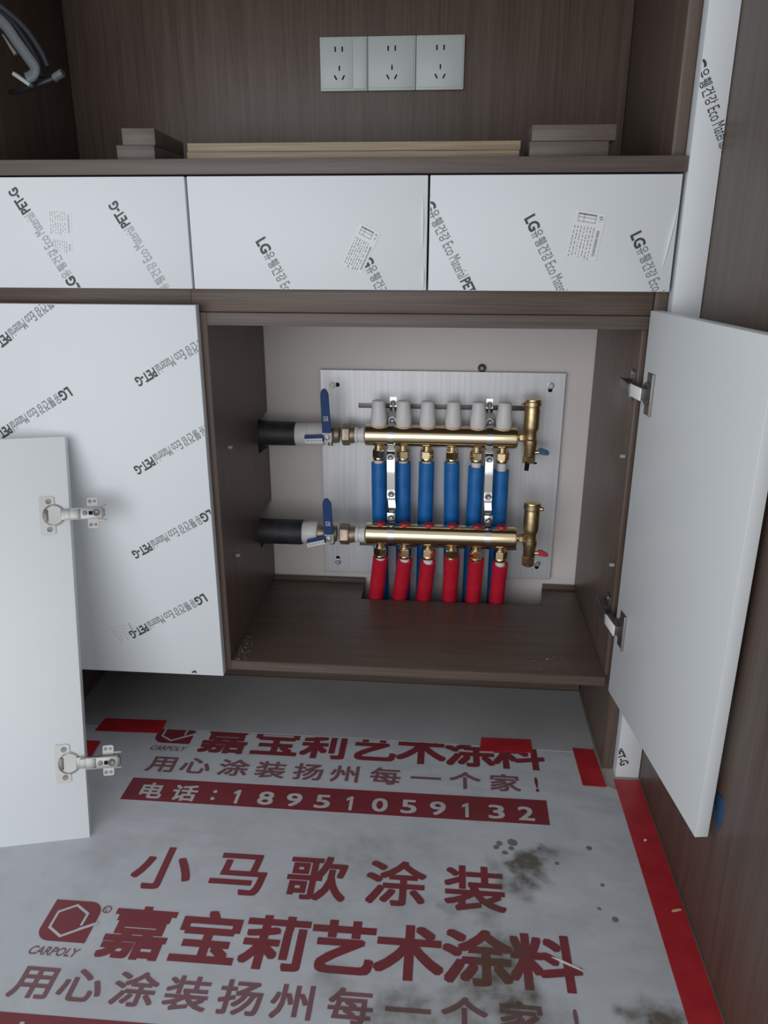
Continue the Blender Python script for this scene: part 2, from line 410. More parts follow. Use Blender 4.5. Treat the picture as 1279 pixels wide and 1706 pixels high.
# ---- left unit
lu = thing('base_cabinet', 'base cabinet with closed printed white door behind the loose door', 'cabinet', (-.565, 1.40, FLOOR))
bm = NB(); box(bm, -.763, -.745, YC, YW-.002, FLOOR, ZD1+.002); part('side_panel', bm, WOOD_V, lu)
bm = NB(); box(bm, -.745, -.4035, YC, YW-.002, ZO0, CB); part('bottom_panel', bm, WOOD_H, lu)
bm = NB(); box(bm, -.745, -.4035, YC+.006, YC+.022, -.097, ZD1); part('rail', bm, WOOD_H, lu)
bm = NB(); box(bm, -.7445, -.3920, YF, YF+.018, ZD0, ZD1, .0012)
dr = part('drawer_front', bm, FILM, lu)
film_print(dr, [(-.5831,-.0518,119.3,.0105), (-.4532,-.0306,119.6,.0566)], -.7445, -.3920, ZD0, ZD1, YF-.0005, 2)
sticker(dr, -.5885, .0325, .036, .034, -4, YF-.0001, False, True); sticker(dr, -.590, -.001, .033, .016, -8, YF-.0001, False, True)
bm = NB(); box(bm, -.7445, -.3894, YF, YF+.018, ZO0-.003, ZO1, .0012)
do = part('door', bm, FILM, lu)
film_print(do, [(-.6412,-.0994,-146,.0566), (-.4201,-.1653,-150.6,.074), (-.621,-.2304,-150.1,.0105), (-.4382,-.3112,-149.5,.074),
                (-.4024,-.433,-150.4,.0105), (-.4246,-.5889,-150.4,.0105), (-.442,-.738,-150.4,0.0)], -.7445, -.3894, ZO0, ZO1, YF-.0005, 1)
sticker(do, -.567, -.656, .046, .034, 22, YF-.0001, False, True)

# ---- right unit, open
ru = thing('base_cabinet', 'open base cabinet with brass manifold inside and its right door swung open', 'cabinet', (-.04, 1.40, FLOOR))
# left side panel: cut out where the two supply pipes pass
XL, XR = -.380, .2922
bm = NB()
prof = [(YC, ZO0), (1.584, ZO0), (1.584, -.604), (1.470, -.600), (1.472, -.532), (1.584, -.530), (1.584, -.408), (1.494, -.402), (1.500, -.334), (1.584, -.332), (1.584, -.0990), (YC, -.0990)]
prism(bm, prof, XL-.0205, XL, lambda p: Vector((p[2], p[0], p[1])), 0, .0008); part('side_panel', bm, WOOD_V, ru)
bm = NB(); box(bm, XR, .3015, YC+.012, 1.584, ZO0, -.1192); part('side_panel', bm, WOOD_V, ru)
bm = NB(); box(bm, XL, .3020, YC, YC+.34, -.119, -.0990); part('top_panel', bm, EDGE, ru)
bm = NB(); box(bm, -.4030, .3020, YC+.004, YC+.02, -.0985, -.050); part('rail', bm, WOOD_H, ru)
bm = NB()
prism(bm, [(XL, YC), (XR, YC), (XR, 1.584), (.2220, 1.584), (.2105, 1.490), (-.1715, 1.490), (-.1730, 1.584), (XL, 1.584)], CB-.018, CB, lambda p: Vector(p), 0, .0008)
part('bottom_panel', bm, WOOD_H, ru)
bm = NB(); box(bm, XL, -.1730, 1.572, 1.584, CB, CB+.008, .0006); part('back_strip', bm, WOOD_H, ru)
bm = NB(); box(bm, .2220, XR, 1.572, 1.584, CB, CB+.008, .0006); part('back_strip', bm, WOOD_H, ru)
bm = NB(); box(bm, XL-.37, .3015, 1.470, 1.486, FLOOR, ZO0-.0005); part('plinth', bm, WOOD_H, ru)
for x, y, z in ((XL, 1.2818, -.3342), (XL, 1.2859, -.5403)):
    bm = NB(); cyl(bm, (x-.004, y, z), (x+.0075, y, z), .0032, seg=16); part('shelf_pin', bm, INKL, ru)
for x, y, z in ((XR, 1.2466, -.325), (XR, 1.2407, -.5155)):
    bm = NB(); cyl(bm, (x+.004, y, z), (x-.0075, y, z), .0032, seg=16); part('shelf_pin', bm, INKL, ru)
for x0, x1, lines, st in ((-.3885, -.0362, [(-.2811,.0041,-61.4,0), (-.1173,-.0335,-62.5,.0215)], (-.133, -.004, .033, .064, -26)),
                      (-.0332, .3170, [(-.0274,.0429,-61.7,.0215), (.1118,.0355,-61.6,0), (.2627,.0131,-62.6,0)], (.1905, .0145, .044, .064, -8.7))):
    bm = NB(); box(bm, x0, x1, YF, YF+.018, ZD0, ZD1, .0012)
    d = part('drawer_front', bm, FILM, ru)
    film_print(d, lines, x0, x1, ZD0, ZD1, YF-.0005, 1)
    sticker(d, *st, YF-.0006)
    bm = NB()   # film lifting off along the edge
    for (bx, bz, L_, an) in (((x1-.0075, .012, .046, 8),) if x0 > -.1 else ((x1-.006, .030, .038, 0), (x1-.004, -.045, .018, 0))):
        lathe(bm, [(0,-L_),(.0016,-L_*.6),(.0026,0),(.0014,L_*.6),(0,L_)], (bx, YF-.0002, bz), (math.sin(math.radians(an)), 0, math.cos(math.radians(an))), 14, sy=.55)
    part('film_crease', bm, FILM, d)

# ---- hinges: e runs along the door to its hinge edge and past it, v up, n out of the face
def frame(O, e, v, n): return lambda p: O + e*p[0] + v*p[1] + n*p[2]
def hinge(xf, sub):
    """35 mm cup hinge lying open; origin at the door edge on the face"""
    P = lambda name, bm, m: part(name, bm, m, sub)
    bm = NB()   # cup flange: a C-shaped plate with two screw lugs
    fl = [(-.046,.029),(-.044,.031),(-.026,.031),(-.0225,.0285),(-.0225,.0150),(-.032,.0145),(-.0375,.010),(-.0395,0),(-.0375,-.010),(-.032,-.0145),(-.0225,-.0150),(-.0225,-.0285),(-.026,-.031),(-.044,-.031),(-.046,-.029)]
    prism(bm, fl, 0, .0016, xf, 0)
    for b in (.0225, -.0225):
        lathe(bm, [(.0044,0),(.0044,.0006),(.0022,.0003),(0,.0003)], (-.0315, b, .0016), (0,0,1), 14, 1, xf)
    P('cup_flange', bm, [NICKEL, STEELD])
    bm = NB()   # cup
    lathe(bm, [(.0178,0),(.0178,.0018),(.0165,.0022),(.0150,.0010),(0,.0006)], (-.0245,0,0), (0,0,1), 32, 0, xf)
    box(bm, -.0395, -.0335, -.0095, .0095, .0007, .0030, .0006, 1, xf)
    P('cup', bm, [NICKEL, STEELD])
def loose_hinge(parent, xf, sub_name='hinge', twist=0.0):
    hb = NB(); box(hb, -.006, .006, -.0075, .0075, .0035, .0125, .0008, 0, xf)        # knuckle block is the part's own mesh
    hp = part(sub_name, hb, NICKEL, parent)
    hinge(xf, hp)
    ct, st = math.cos(twist), math.sin(twist)
    xt = lambda p: xf((p[0]*ct - p[1]*st, p[0]*st + p[1]*ct, p[2]))
    bm = NB()
    box(bm, -.013, .004, -.0085, .0085, .004, .0055, .0005, 0, xt); box(bm, -.013, -.0115, -.0085, .0085, .0008, .0055, .0004, 0, xt)
    box(bm, .0035, .0175, -.0085, .0085, .0125, .0140, .0005, 0, xt); box(bm, .0175, .0205, -.0085, .0085, .0095, .0140, .0004, 1, xt)
    box(bm, .020, .0540, -.0085, .0085, .0145, .0160, .0005, 0, xt)
    for s in (-1, 1): box(bm, .0035, .0540, s*.0085-.0007, s*.0085+.0007, .006, .0155, .0003, 0, xt)
    lathe(bm, [(.0040,0),(.0040,.0008),(.0022,.0012),(0,.0009)], (.0265, 0, .0160), (0,0,1), 16, 1, xt)
    box(bm, .0325, .0385, -.0030, .0030, .0158, .0163, 0, 2, xt)
    lathe(bm, [(.0056,0),(.0056,.0006),(.0042,.0012),(.0020,.0004),(0,.0004)], (.0440, 0, .0160), (0,0,1), 20, 1, xt)
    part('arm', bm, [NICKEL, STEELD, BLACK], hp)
    bm = NB()
    prism(bm, rounded(.0285, .0455, -.0245, .0245, .003), .0035, .0055, xt, 0, .0004)
    for b in (.0190, -.0190):
        lathe(bm, [(.0032,0),(.0032,.0004),(0,.0004)], (.0330, b, .0055), (0,0,1), 14, 1, xt); lathe(bm, [(.0026,0),(.0026,.0004),(0,.0004)], (.0405, b, .0055), (0,0,1), 14, 1, xt)
    box(bm, .0455, .0580, .0105, .0135, .0040, .0055, .0004, 0, xt); box(bm, .0455, .0580, -.0135, -.0110, .0040, .0055, .0004, 0, xt)
    box(bm, .0300, .0560, -.0065, .0065, .0050, .0135, .0006, 0, xt)
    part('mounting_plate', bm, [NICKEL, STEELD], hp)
    return hp

# ---- right door, swung open just past square
HE = Vector((.2935, YF, -.731)); wv_ = Vector((.1296, -.9916, 0)).normalized(); nn = Vector((-.9916, -.1296, 0)).normalized()
zup = Vector((0, 0, 1))
xr = frame(HE, wv_, zup, nn)            # (along the door, up, out of the inner face)
bm = NB(); box(bm, 0, .352, 0, .642, -.018, 0, .0012, 0, xr)
rd = part('door', bm, LACQ, ru, label='open white lacquered door')
for v0 in (.524, .134):
    xh = frame(HE + zup*v0 + nn*0, -wv_, zup, nn)   # hinge frame: origin at the hinge edge
    bm = NB(); box(bm, -.0455, -.0200, -.0310, .0310, 0, .0016, .0005, 0, xh)
    lathe(bm, [(.0175,0),(.0175,.0030),(.0150,.0036),(0,.0036)], (-.026,0,0), (0,0,1), 28, 0, xh)
    box(bm, -.0470, -.0440, -.031, .031, 0, .0045, .0008, 1, xh)
    hp = part('hinge', bm, [STEELD, NICKEL], rd)
for v0 in (.524, .134):
    z = HE.z + v0
    xh = frame(HE + zup*v0, -wv_, zup, nn)
    bm = NB()
    box(bm, -.034, .010, -.0092, .0092, .0130, .0150, .0005, 0, xh); box(bm, -.034, -.0315, -.0085, .0085, .001, .0140, .0004, 1, xh)
    for s in (-1, 1): box(bm, -.030, .010, s*.0085-.0007, s*.0085+.0007, .003, .0140, .0003, 1, xh)
    box(bm, XR-.0165, XR-.0125, YC-.010, YC+.056, z-.008, z+.008, .0006, 1)
    box(bm, XR-.0125, XR-.002, YC+.020, YC+.056, z-.0065, z+.0065, .0006, 1)
    arm = part('hinge_arm', bm, [BRIGHT, STEELD], rd)
    bm = NB()
    prism(bm, rounded(YC+.022, YC+.046, z-.024, z+.024, .004), XR-.0030, XR-.0002, lambda p: Vector((p[2], p[0], p[1])), 0, .0004)
    for s in (-1, 1): lathe(bm, [(.0035,0),(.0032,.0012),(0,.0016)], (XR-.003, YC+.034, z+s*.018), (-1,0,0), 14, 1)
    part('hinge_plate', bm, [STEELD, NICKEL], ru)

# ---- the loose door, leaning
B = Vector((-.556, .960, FLOOR)); T = Vector((-.6155, 1.1695, -.2910))
vv = (T-B).normalized(); ee = Vector((.9692, .2461, 0)); ee = (ee - vv*ee.dot(vv)).normalized(); nl = ee.cross(vv).normalized()
if nl.y > 0: nl = -nl
xl_ = frame(B, ee, vv, nl)
bm = NB(); box(bm, -.345, 0, 0, .652, -.018, 0, .0012, 0, xl_)
ld = solo('cabinet_door', bm, LACQ, 'loose white cabinet door with two open hinges leaning against the closed door', 'cabinet door', tuple(B))
loose_hinge(ld, frame(B + vv*.5255, ee, vv, nl)); loose_hinge(ld, frame(B + vv*.1245, ee, vv, nl), twist=-.03)

# ---- worktop, niche above it
bm = NB(); box(bm, -.766, .3225, YF, YW-.001, .0975, .1185, .0012)
solo('countertop', bm, EDGE, 'long narrow wood countertop above the row of white drawers', 'countertop', (-.22, 1.39, .0975))
nb = thing('hutch_cabinet', 'dark wood open niche with three sockets on its back panel', 'cabinet', (-.22, 1.40, .1185))
bm = NB(); box(bm, -.720, .3025, 1.5678, 1.5860, .1185, .46); part('back_panel', bm, WOOD_V, nb)
bm = NB(); box(bm, -.740, -.720, YC, 1.586, .1185, .46); part('side_panel', bm, WOOD_V, nb)
bm = NB(); box(bm, -.740, .3025, YC-.02, 1.586, .46, .48); part('top_panel', bm, WOOD_H, nb)  # unseen top, added low to darken the upper niche
bm = NB(); box(bm, .3030, .3215, YC, 1.586, FLOOR, .0970); box(bm, .3030, .3215, YC, 1.586, .1190, .80)
solo('end_panel', bm, WOOD_V, 'tall wood end panel between the open cabinet and the white filler strip', 'panel', (.312, 1.40, FLOOR))
fs = thing('filler_strip', 'narrow upright white filler strip between the cabinets and the tall wood panel', 'filler', (.343, 1.20, FLOOR))
bm = NB(); box(bm, .3228, .3640, YF-.003, YF+.03, FLOOR, .80, .001); part('strip', bm, FILM, fs)
bm = NB(); film_line(bm, .3267, .2151, -64.3, .0235, YF-.0034, 0)
clip(bm, [((.3235,0,0),(-1,0,0)), ((.3634,0,0),(1,0,0))])
part('film_print', bm, [INK, INKG, INKL], fs, smooth=False, recalc=False)
bm = NB()
film_line(bm, .3263, -.8586, -64.0, .136, YF-.0034, 0)
clip(bm, [((.3235,0,0),(-1,0,0)), ((.3634,0,0),(1,0,0)), ((0,0,-.846),(0,0,1)), ((0,0,FLOOR+.004),(0,0,-1))])
part('film_print', bm, [INK, INKG, INKL], fs, smooth=False, recalc=False)
bm = NB(); box(bm, .3645, .3845, .38, YF+.02, FLOOR, .80); 
tc_ = solo('tall_cabinet', bm, WOOD_V, 'tall dark wood cabinet side beyond the open right door', 'cabinet', (.375, .80, FLOOR))

# ================================================================== SOCKETS
SOCKW = .0858
def socket(i, label):
    x0 = -.2462 + i*.0866; z0, z1 = .2655, .3520; yb = 1.5678
    t = thing('wall_socket', label, 'socket', (x0+SOCKW/2, yb, z0), 'sockets on the niche back panel')
    bm = NB(); box(bm, x0, x0+SOCKW, yb-.0085, yb-.0005, z0, z1, .0015); part('frame', bm, SOCK, t)
    bm = NB(); a, b = (x0+.003, x0+SOCKW-.027) if i == 0 else (x0+.003, x0+SOCKW-.003)
    box(bm, a, b, yb-.0098, yb-.0080, z0+.004, z1-.003, .0006); 
    if i == 0: box(bm, x0+SOCKW-.026, x0+SOCKW-.002, yb-.0100, yb-.0080, z0+.003, z1-.003, .0006)
    part('cover', bm, SOCK, t)
    cx = x0 + (.0345 if i == 0 else SOCKW/2); yf = yb-.0099; bm = NB()
    def slot(dx, dz, ang, L):
        c, s = math.cos(math.radians(ang)), math.sin(math.radians(ang))
        prism(bm, rounded(-.0012, .0012, -L/2, L/2, .0008, 2), 0, .0006, lambda p: Vector((cx+dx+p[0]*c-p[1]*s, yf-p[2], z0+dz+p[0]*s+p[1]*c)))
    slot(-.0063, .0665, 0, .0085); slot(.0063, .0665, 0, .0085); part('two_pin_slots', bm, BLACK, t); bm = NB()
    slot(.0006, .0365, 0, .0080); slot(-.0066, .0215, 30, .0085); slot(.0075, .0215, -30, .0085)
    part('three_pin_slots', bm, BLACK, t)
socket(0, 'first white five-pin socket from the dark left side, with a wider blank strip')
socket(1, 'middle one of three white five-pin sockets in the niche')
socket(2, 'white five-pin socket at the end nearest the white filler strip')

# ================================================================== BOARDS ON THE COUNTERTOP
ZT = .1186
def board(x0, x1, y0, y1, z0, z1, rot, m, label):
    o = Vector(((x0+x1)/2, y0, z0)); c, s = math.cos(rot), math.sin(rot)
    xf = lambda p: o + Vector(((p[0]-o.x)*c - (p[1]-o.y)*s, (p[0]-o.x)*s + (p[1]-o.y)*c, p[2]-o.z))
    bm = NB(); box(bm, x0, x1, y0, y1, z0, z1, .0008, 0, xf)
    solo('wood_board', bm, m, label, 'board', tuple(o), 'offcut boards on the countertop')
board(-.4975, -.441, 1.212, 1.372, ZT, ZT+.0205, .05, EDGE, 'short brown board lying lowest at the dark end of the countertop')
board(-.4875, -.4390, 1.2125, 1.385, ZT+.0207, ZT+.0435, .085, EDGE, 'short brown board lying on top at the dark end of the countertop')
board(.1060, .2165, 1.214, 1.400, ZT, ZT+.0215, .0, EDGE, 'lower brown board of the pair under the third socket')
board(.1082, .2250, 1.213, 1.410, ZT+.0217, ZT+.0425, .0, EDGE, 'upper brown board of the pair lying nearest the filler strip')
board(-.3940, .0925, 1.218, 1.30, ZT, ZT+.0112, .0, PLY, 'long pale plywood strip resting on the countertop under another strip')
board(-.3925, .0938, 1.217, 1.30, ZT+.0114, ZT+.0232, .0, PLY, 'long pale plywood strip on top of its twin below the sockets')

# ================================================================== HANGING CABLES, upper corner
hc = thing('ribbon_cable', 'dark cable bundle with grey ribbon and pale plug hanging in the niche', 'cable', (-.66, 1.25, .24))
bm = NB(); tube(bm, [(-.712,1.262,.335),(-.690,1.262,.330),(-.662,1.260,.314),(-.640,1.258,.286),(-.624,1.256,.256),(-.622,1.256,.238)], .0065, 12)
tube(bm, [(-.712,1.256,.352),(-.680,1.258,.338),(-.640,1.260,.305),(-.618,1.260,.272),(-.611,1.260,.252)], .0045, 10); part('cable', bm, CABLE, hc)
bm = NB(); tube(bm, [(-.685,1.250,.322),(-.662,1.246,.305),(-.645,1.245,.281),(-.630,1.245,.259),(-.6235,1.245,.248),(-.628,1.245,.239),(-.638,1.245,.2345)], .0082, 14, 0, .5); part('ribbon', bm, GREYC, hc)
bm = NB(); xfp = frame(Vector((-.6445,1.245,.2335)), Vector((.83,0,-.55)), Vector((0,1,0)), Vector((.55,0,.83)))
box(bm, -.0145, .0145, -.006, .006, -.0032, .0022, .001, 0, xfp); part('plug', bm, PLUGG, hc)
bm = NB(); tube(bm, [(-.6685,1.249,.293),(-.6625,1.2485,.284),(-.657,1.248,.275),(-.6515,1.248,.2665)], lambda t: .0011+.0022*t, 8); part('wire', bm, PINKW, hc)
bm = NB(); tube(bm, [(-.712,1.330,.232),(-.680,1.300,.228),(-.630,1.258,.2280),(-.600,1.252,.2350)], .0036, 10, 0); tube(bm, [(-.598,1.251,.2355),(-.5915,1.2495,.2385),(-.5835,1.249,.2420)], .0060, 14, 1)
solo('cable_plug', bm, [CABLE, GREYC], 'small pale plug on a thin dark cable beside the hanging ribbon cable', 'cable', (-.70, 1.30, .228))

# ================================================================== MANIFOLD
# ---- aluminium backing sheet with long slots and keyholes
mp = thing('mounting_plate', 'brushed aluminium sheet bolted to the wall behind the brass manifolds', 'mounting plate', (-.012, 1.577, -.70))
bm = NB()
xs = [-.2630, -.184, -.16, .15, .160, .2370]; zs = [-.6945, -.6285, -.6205, -.3200, -.3095, -.2420]
for yy, fl in ((1.577, 0), (1.5785, 1)):
    grid = [[bm.verts.new((x, yy, z)) for z in zs] for x in xs]
    for i in range(5):
        for j in range(5):
            if j in (1, 3) and i in (1, 2, 3): continue
            bm.faces.new((grid[i][j], grid[i+1][j], grid[i+1][j+1], grid[i][j+1]))
box(bm, -.2630, .2370, 1.577, 1.5785, -.6947, -.6943, 0); box(bm, -.2632, -.2628, 1.577, 1.5785, -.6945, -.2420, 0); box(bm, .2368, .2372, 1.577, 1.5785, -.6945, -.2420, 0); box(bm, -.2630, .2370, 1.577, 1.5785, -.2422, -.2418, 0)
part('sheet', bm, ALU, mp, recalc=False)
for z in (-.3148, -.6245):
    bm = NB(); box(bm, -.186, .162, 1.5787, 1.5860, z-.0075, z+.0075, .0004); part('slot_shade_strip', bm, STEELD, mp)  # dark strip added behind each slot to stand in for the shade there
for z in (-.668, -.269):
    for x in (-.236, .2077):
        bm = NB(); cyl(bm, (x, 1.5788, z), (x, YW-.0002, z), .006, seg=12); part('spacer', bm, ZINC, mp)
for x, z, k in ((-.2375, -.2735, 1), (.2077, -.2672, 0), (-.2333, -.6690, 0), (.2065, -.6575, 0)):
    bm = NB()
    lathe(bm, [(.0075,0),(.0072,.0016),(.0052,.0020)], (x, 1.577, z), (0,-1,0), 18, 1 if k else 0); hexa(bm, (x, 1.575, z), (x, 1.571, z), .0052, 1 if k else 0)
    lathe(bm, [(.0046,0),(.0046,.0004),(0,.0004)], (x+.010*(1 if k else 0), 1.577, z+(.001 if k else .009 if z < -.5 and x < 0 else -.009)), (0,-1,0), 14, 2)
    part('anchor_bolt', bm, [ZINC, WHITEP, BLACK], mp)
bm = NB(); lathe(bm, [(.0085,0),(.008,.006),(.004,.009),(0,.009)], (.0685, YW, -.2350), (0,-1,0), 16, 0)
solo('wall_plug', bm, STEELD, 'small dark wall plug just above the aluminium sheet', 'wall plug', (.0685, YW, -.2350))

UY, UZ, LY, LZ = 1.528, -.3655, 1.480, -.5625
UX0, UX1, LX0, LX1 = -.1645, .1430, -.1590, .1485
def zu(x): return UZ + (x)*.0055
PX = [-.1370, -.0868, -.0382, .0133, .0632, .1146]     # outlets
def bar(t, x0, x1, y, z):
    bm = NB(); r = .0222
    lathe(bm, [(.014,0),(.0205,0),(r,.0012),(r,x1-x0-.004),(.0205,x1-x0-.0032),(.0205,x1-x0-.002),(r-.0005,x1-x0-.0012),(.0195,x1-x0),(.010,x1-x0)], (x0,y,z), (1,0,0), 64); part('bar', bm, BRASS, t)
def nut(bm, x, y, z, k=0):
    """outlet neck, hexagon coupling and collar under a bar"""
    lathe(bm, [(.0095,0),(.0095,.008),(.0118,.0085),(.0118,.0105)], (x, y, z), (0,0,-1), 24)
    hexa(bm, (x, y, z-.0100), (x, y, z-.0270), .0142, 0, k*.35)
    lathe(bm, [(.0128,0),(.0132,.002),(.0118,.006),(.0100,.0065)], (x, y, z-.0265), (0,0,-1), 24)
um = thing('manifold', 'upper polished brass manifold bar with six white knobs', 'manifold', (-.01, UY, UZ-.05), 'brass heating manifolds')
bar(um, UX0, UX1, UY, UZ)
for i, x in enumerate(PX):
    bm = NB(); dx = -.0012*(5-i)*.4
    lathe(bm, [(.0120,0),(.0140,.001),(.0158,.004),(.0163,.012),(.0158,.020),(.0142,.036),(.0130,.0500),(.0122,.0512),(.0112,.0510),(.0108,.0520),(0,.0520)], (x, UY, UZ+.0195), (.02*(i-2.5)*.25, 0, 1), 40)
    part('knob', bm, KNOBP, um)
    bm = NB(); nut(bm, x, UY, UZ-.0195, i); part('outlet_nut', bm, BRASS, um)
lm = thing('manifold', 'lower polished brass manifold bar with six red caps', 'manifold', (-.005, LY, LZ-.05), 'brass heating manifolds')
bar(lm, LX0, LX1, LY, LZ)
QX = [-.1300, -.0792, -.0302, .0180, .0680, .1178]
for i, x in enumerate(QX):
    bm = NB(); lathe(bm, [(.0105,0),(.0105,.003),(.0098,.0055),(0,.006)], (x, LY, LZ+.0200), (0,0,1), 24); part('flow_cap', bm, REDC, lm)
    bm = NB(); nut(bm, x, LY, LZ-.0195, i+3); part('outlet_nut', bm, BRASS, lm)

# ---- air vents with drain taps
def vent(label, x, y, z, taps, sgn, hexm):
    """z is the bar axis"""
    t = thing('air_vent', label, 'air vent', (x, y, z-.055), 'brass air vents')
    bm = NB()
    lathe(bm, [(.0150,0),(.0152,.004),(.0172,.0055),(.0172,.0135),(.0160,.0150)], (x, y, z+.0590), (0,0,1), 32)
    lathe(bm, [(.0160,0),(.0155,.003),(0,.0045)], (x, y, z+.0740), (0,0,1), 32)
    cyl(bm, (x-sgn*.013, y-.006, z+.0655), (x-sgn*.0215, y-.009, z+.0665), .0042, seg=14); part('cap', bm, CAST, t)
    bm = NB()
    lathe(bm, [(.0110,0),(.0122,.002),(.0124,.020),(.0140,.024),(.0142,.034),(.0118,.037),(.0118,.050),(.0150,.056),(.0154,.062),(.0154,.098),(.0148,.101)], (x, y, z-.0395), (0,0,1), 32)
    hexa(bm, (x-.0235, y, z), (x-.0105, y, z), .0098, 0, .5); cyl(bm, (x-.030, y, z), (x-.022, y, z), .0075)
    part('body', bm, CAST, t)
    bm = NB()
    hexa(bm, (x-.001, y, z-.0385), (x-.001, y, z-.0530), .0142, 0, .2); 
    if taps is TAPB: tube(bm, [(x-.004, y-.006, z-.047), (x-.005, y-.011, z-.056), (x-.006, y-.012, z-.0665)], .0046, 12, 1); lathe(bm, [(.0045,0),(.0045,.002),(0,.002)], (x+.011, y-.004, z-.052), (0,0,-1), 10, 1)
    else: lathe(bm, [(.0128,0),(.0118,.005),(.0075,.006),(.0070,.0085)], (x-.001, y, z-.053), (0,0,-1), 24, 0)
    part('drain_spout', bm, [CAST, BLACK], t)
    bm = NB()
    cyl(bm, (x+.008, y-.003, z-.031), (x+.019, y-.004, z-.030), .0042, seg=14, mi=1)
    k = -1 if taps is TAPR else 1
    prism(bm, [(.0165,.006),(.024,.0068),(.0375,.0015 - .002*(k < 0)),(.0385,-.0065),(.030,-.0072),(.0165,-.0045)], -.004, .004, lambda p: Vector((x+p[0], y-.004-p[2], z-.0285+p[1]-(.0015 if k < 0 else 0))), 0, .0012)
    part('drain_handle', bm, [taps, CAST], t)
vent('upper brass air vent with small blue drain tap', .1695, UY, -.3630, TAPB, 1, 0)
vent('lower brass air vent with small red drain tap', .1765, LY, -.5625, TAPR, -1, 0)

# ---- supply side: black lagged pipe, white fitting, ball valve
def supply(y, z, x0, xb, xw, xv, label_p, low):
    t = thing('supply_pipe', label_p, 'pipe', (xb, y, z-.026), 'lagged supply pipes')
    bm = NB()
    if low: pr_ = [(.0230,0),(.0258,.010),(.0262,.05),(.0265,.09),(.0262,xb-x0-.004),(.0245,xb-x0)]
    else: pr_ = [(.0248,0),(.0252,.012),(.0268,.045),(.0272,.07),(.0250,.092),(.0246,xb-x0-.003),(.0232,xb-x0)]
    lathe(bm, pr_, (x0, y, z), (1,0,0), 40)
    part('lagging', bm, RUBBER, t)
    bm = NB(); lathe(bm, [(.0205,0),(.0225,.004),(.0225,(xw-xb)*.45),(.0236,(xw-xb)*.47),(.0236,xw-xb-.003),(.0220,xw-xb),(.014,xw-xb+.001)], (xb-.004, y, z), (1,0,0), 40); part('fitting', bm, WHITEP, t)
def valve(y, z, xw, xe, lx, lz0, lz1, label, low):
    t = thing('ball_valve', label, 'valve', (lx, y, z-.025), 'ball valves with blue levers')
    bm = NB(); L = xe - xw
    lathe(bm, [(.0150,0),(.0172,.002),(.0172,L*.20),(.0150,L*.22),(.0165,L*.30),(.0185,L*.42),(.0165,L*.55)], (xw-.006, y, z), (1,0,0), 32)
    cyl(bm, (lx, y-.010, z), (lx, y-.030, z), .0085, seg=20)
    cyl(bm, (lx+.002, y, z-.012), (lx+.002, y, z-.0235), .0055, seg=14)
    part('body', bm, DULL, t)
    bm = NB(); hexa(bm, (xw+L*.55, y, z), (xw+L*.83, y, z), .0222, 0, .3); lathe(bm, [(.0175,0),(.0185,.003),(.0165,L*.17)], (xw+L*.82, y, z), (1,0,0), 32); part('union_nut', bm, DULL, t)
    bm = NB(); lathe(bm, [(.0152,0),(.0165,.001),(.0165,.007),(.0140,.008),(.0140,.0125),(.0160,.0135),(.0160,.0205)], (xe-.002, y, z), (1,0,0), 32); part('white_adapter', bm, WHITEP, t)
    bm = NB(); yl = y - .031
    prism(bm, rounded(lx-.0098, lx+.0098, z-.0095, z+.0145, .003), -.0015, .0015, lambda p: Vector((p[0], yl-p[2], p[1])), 0, .0004)
    lathe(bm, [(.0058,0),(.0058,.004),(.0030,.005),(.0030,.0035),(0,.0035)], (lx, yl-.0012, z+.001), (0,-1,0), 6, 1)
    lev = part('lever', bm, [NICKEL, ZINC], t)
    bm = NB(); h0 = z+.010; yl2 = yl - .001
    gp = [(lx-.0092, h0), (lx+.0088, h0), (lx+.0072-(.001 if low else .0025), lz1-.010), (lx+.003-.003, lz1-.0015), (lx-.004-.001, lz1), (lx-.0095, lz1-.004), (lx-.0115, lz1-.012)]
    prism(bm, gp, -.003, .003, lambda p: Vector((p[0], yl2-p[2], p[1])), 0, .0012)
    part('grip', bm, LEVB, lev)
    bm = NB()   # small pressed square on the grip, like the printed mark of the photograph
    zz = h0 + (lz1-h0)*(.28 if not low else .25)
    prism(bm, [(lx-.006, zz), (lx+.004, zz), (lx+.0035, zz+.0095), (lx-.006, zz+.0095)], 0, .0004, lambda p: Vector((p[0], yl2-.0031-p[2], p[1])), 0)
    prism(bm, [(lx-.0045, zz+.002), (lx+.001, zz+.0075), (lx-.0005, zz+.0085), (lx-.0048, zz+.0045)], .0004, .0007, lambda p: Vector((p[0], yl2-.0031-p[2], p[1])), 1)
    part('grip_mark', bm, [INKL, LEVB], lev)
    bm = NB()   # folded blue and white tag
    tl = -.010 if low else -.002; a0, a1 = lx-.046, lx-.006
    f = lambda p: Vector((p[0], yl-.0005-p[2], z + p[1] + tl*(a1-p[0])/(a1-a0)))
    prism(bm, [(a0, -.0010), (a1, -.0010), (a1, .0068), (a0, .0068)], 0, .0012, f, 0)
    prism(bm, [(a0+.001, -.0105), (a1, -.0105), (a1, -.0010), (a0, -.0010)], 0, .0010, f, 1)
    for k in range(5): prism(bm, [(a0+.004+k*.0065, -.0065), (a0+.0085+k*.0065, -.0065), (a0+.0085+k*.0065, -.0045), (a0+.004+k*.0065, -.0045)], .0010, .0012, f, 2)
    part('tag', bm, [LEVB, WHITEP, INKL], t)
supply(UY, -.3665, -.460, -.3080, -.2450, 0, 'upper black lagged pipe entering through the cabinet side', False)
supply(LY, -.5645, -.460, -.2910, -.2560, 0, 'lower black lagged pipe entering through the cabinet side', True)
valve(UY, -.3660, -.2450, -.1850, -.2390, -.34, -.2660, 'upper ball valve with upright blue lever beside the white knobs', False)
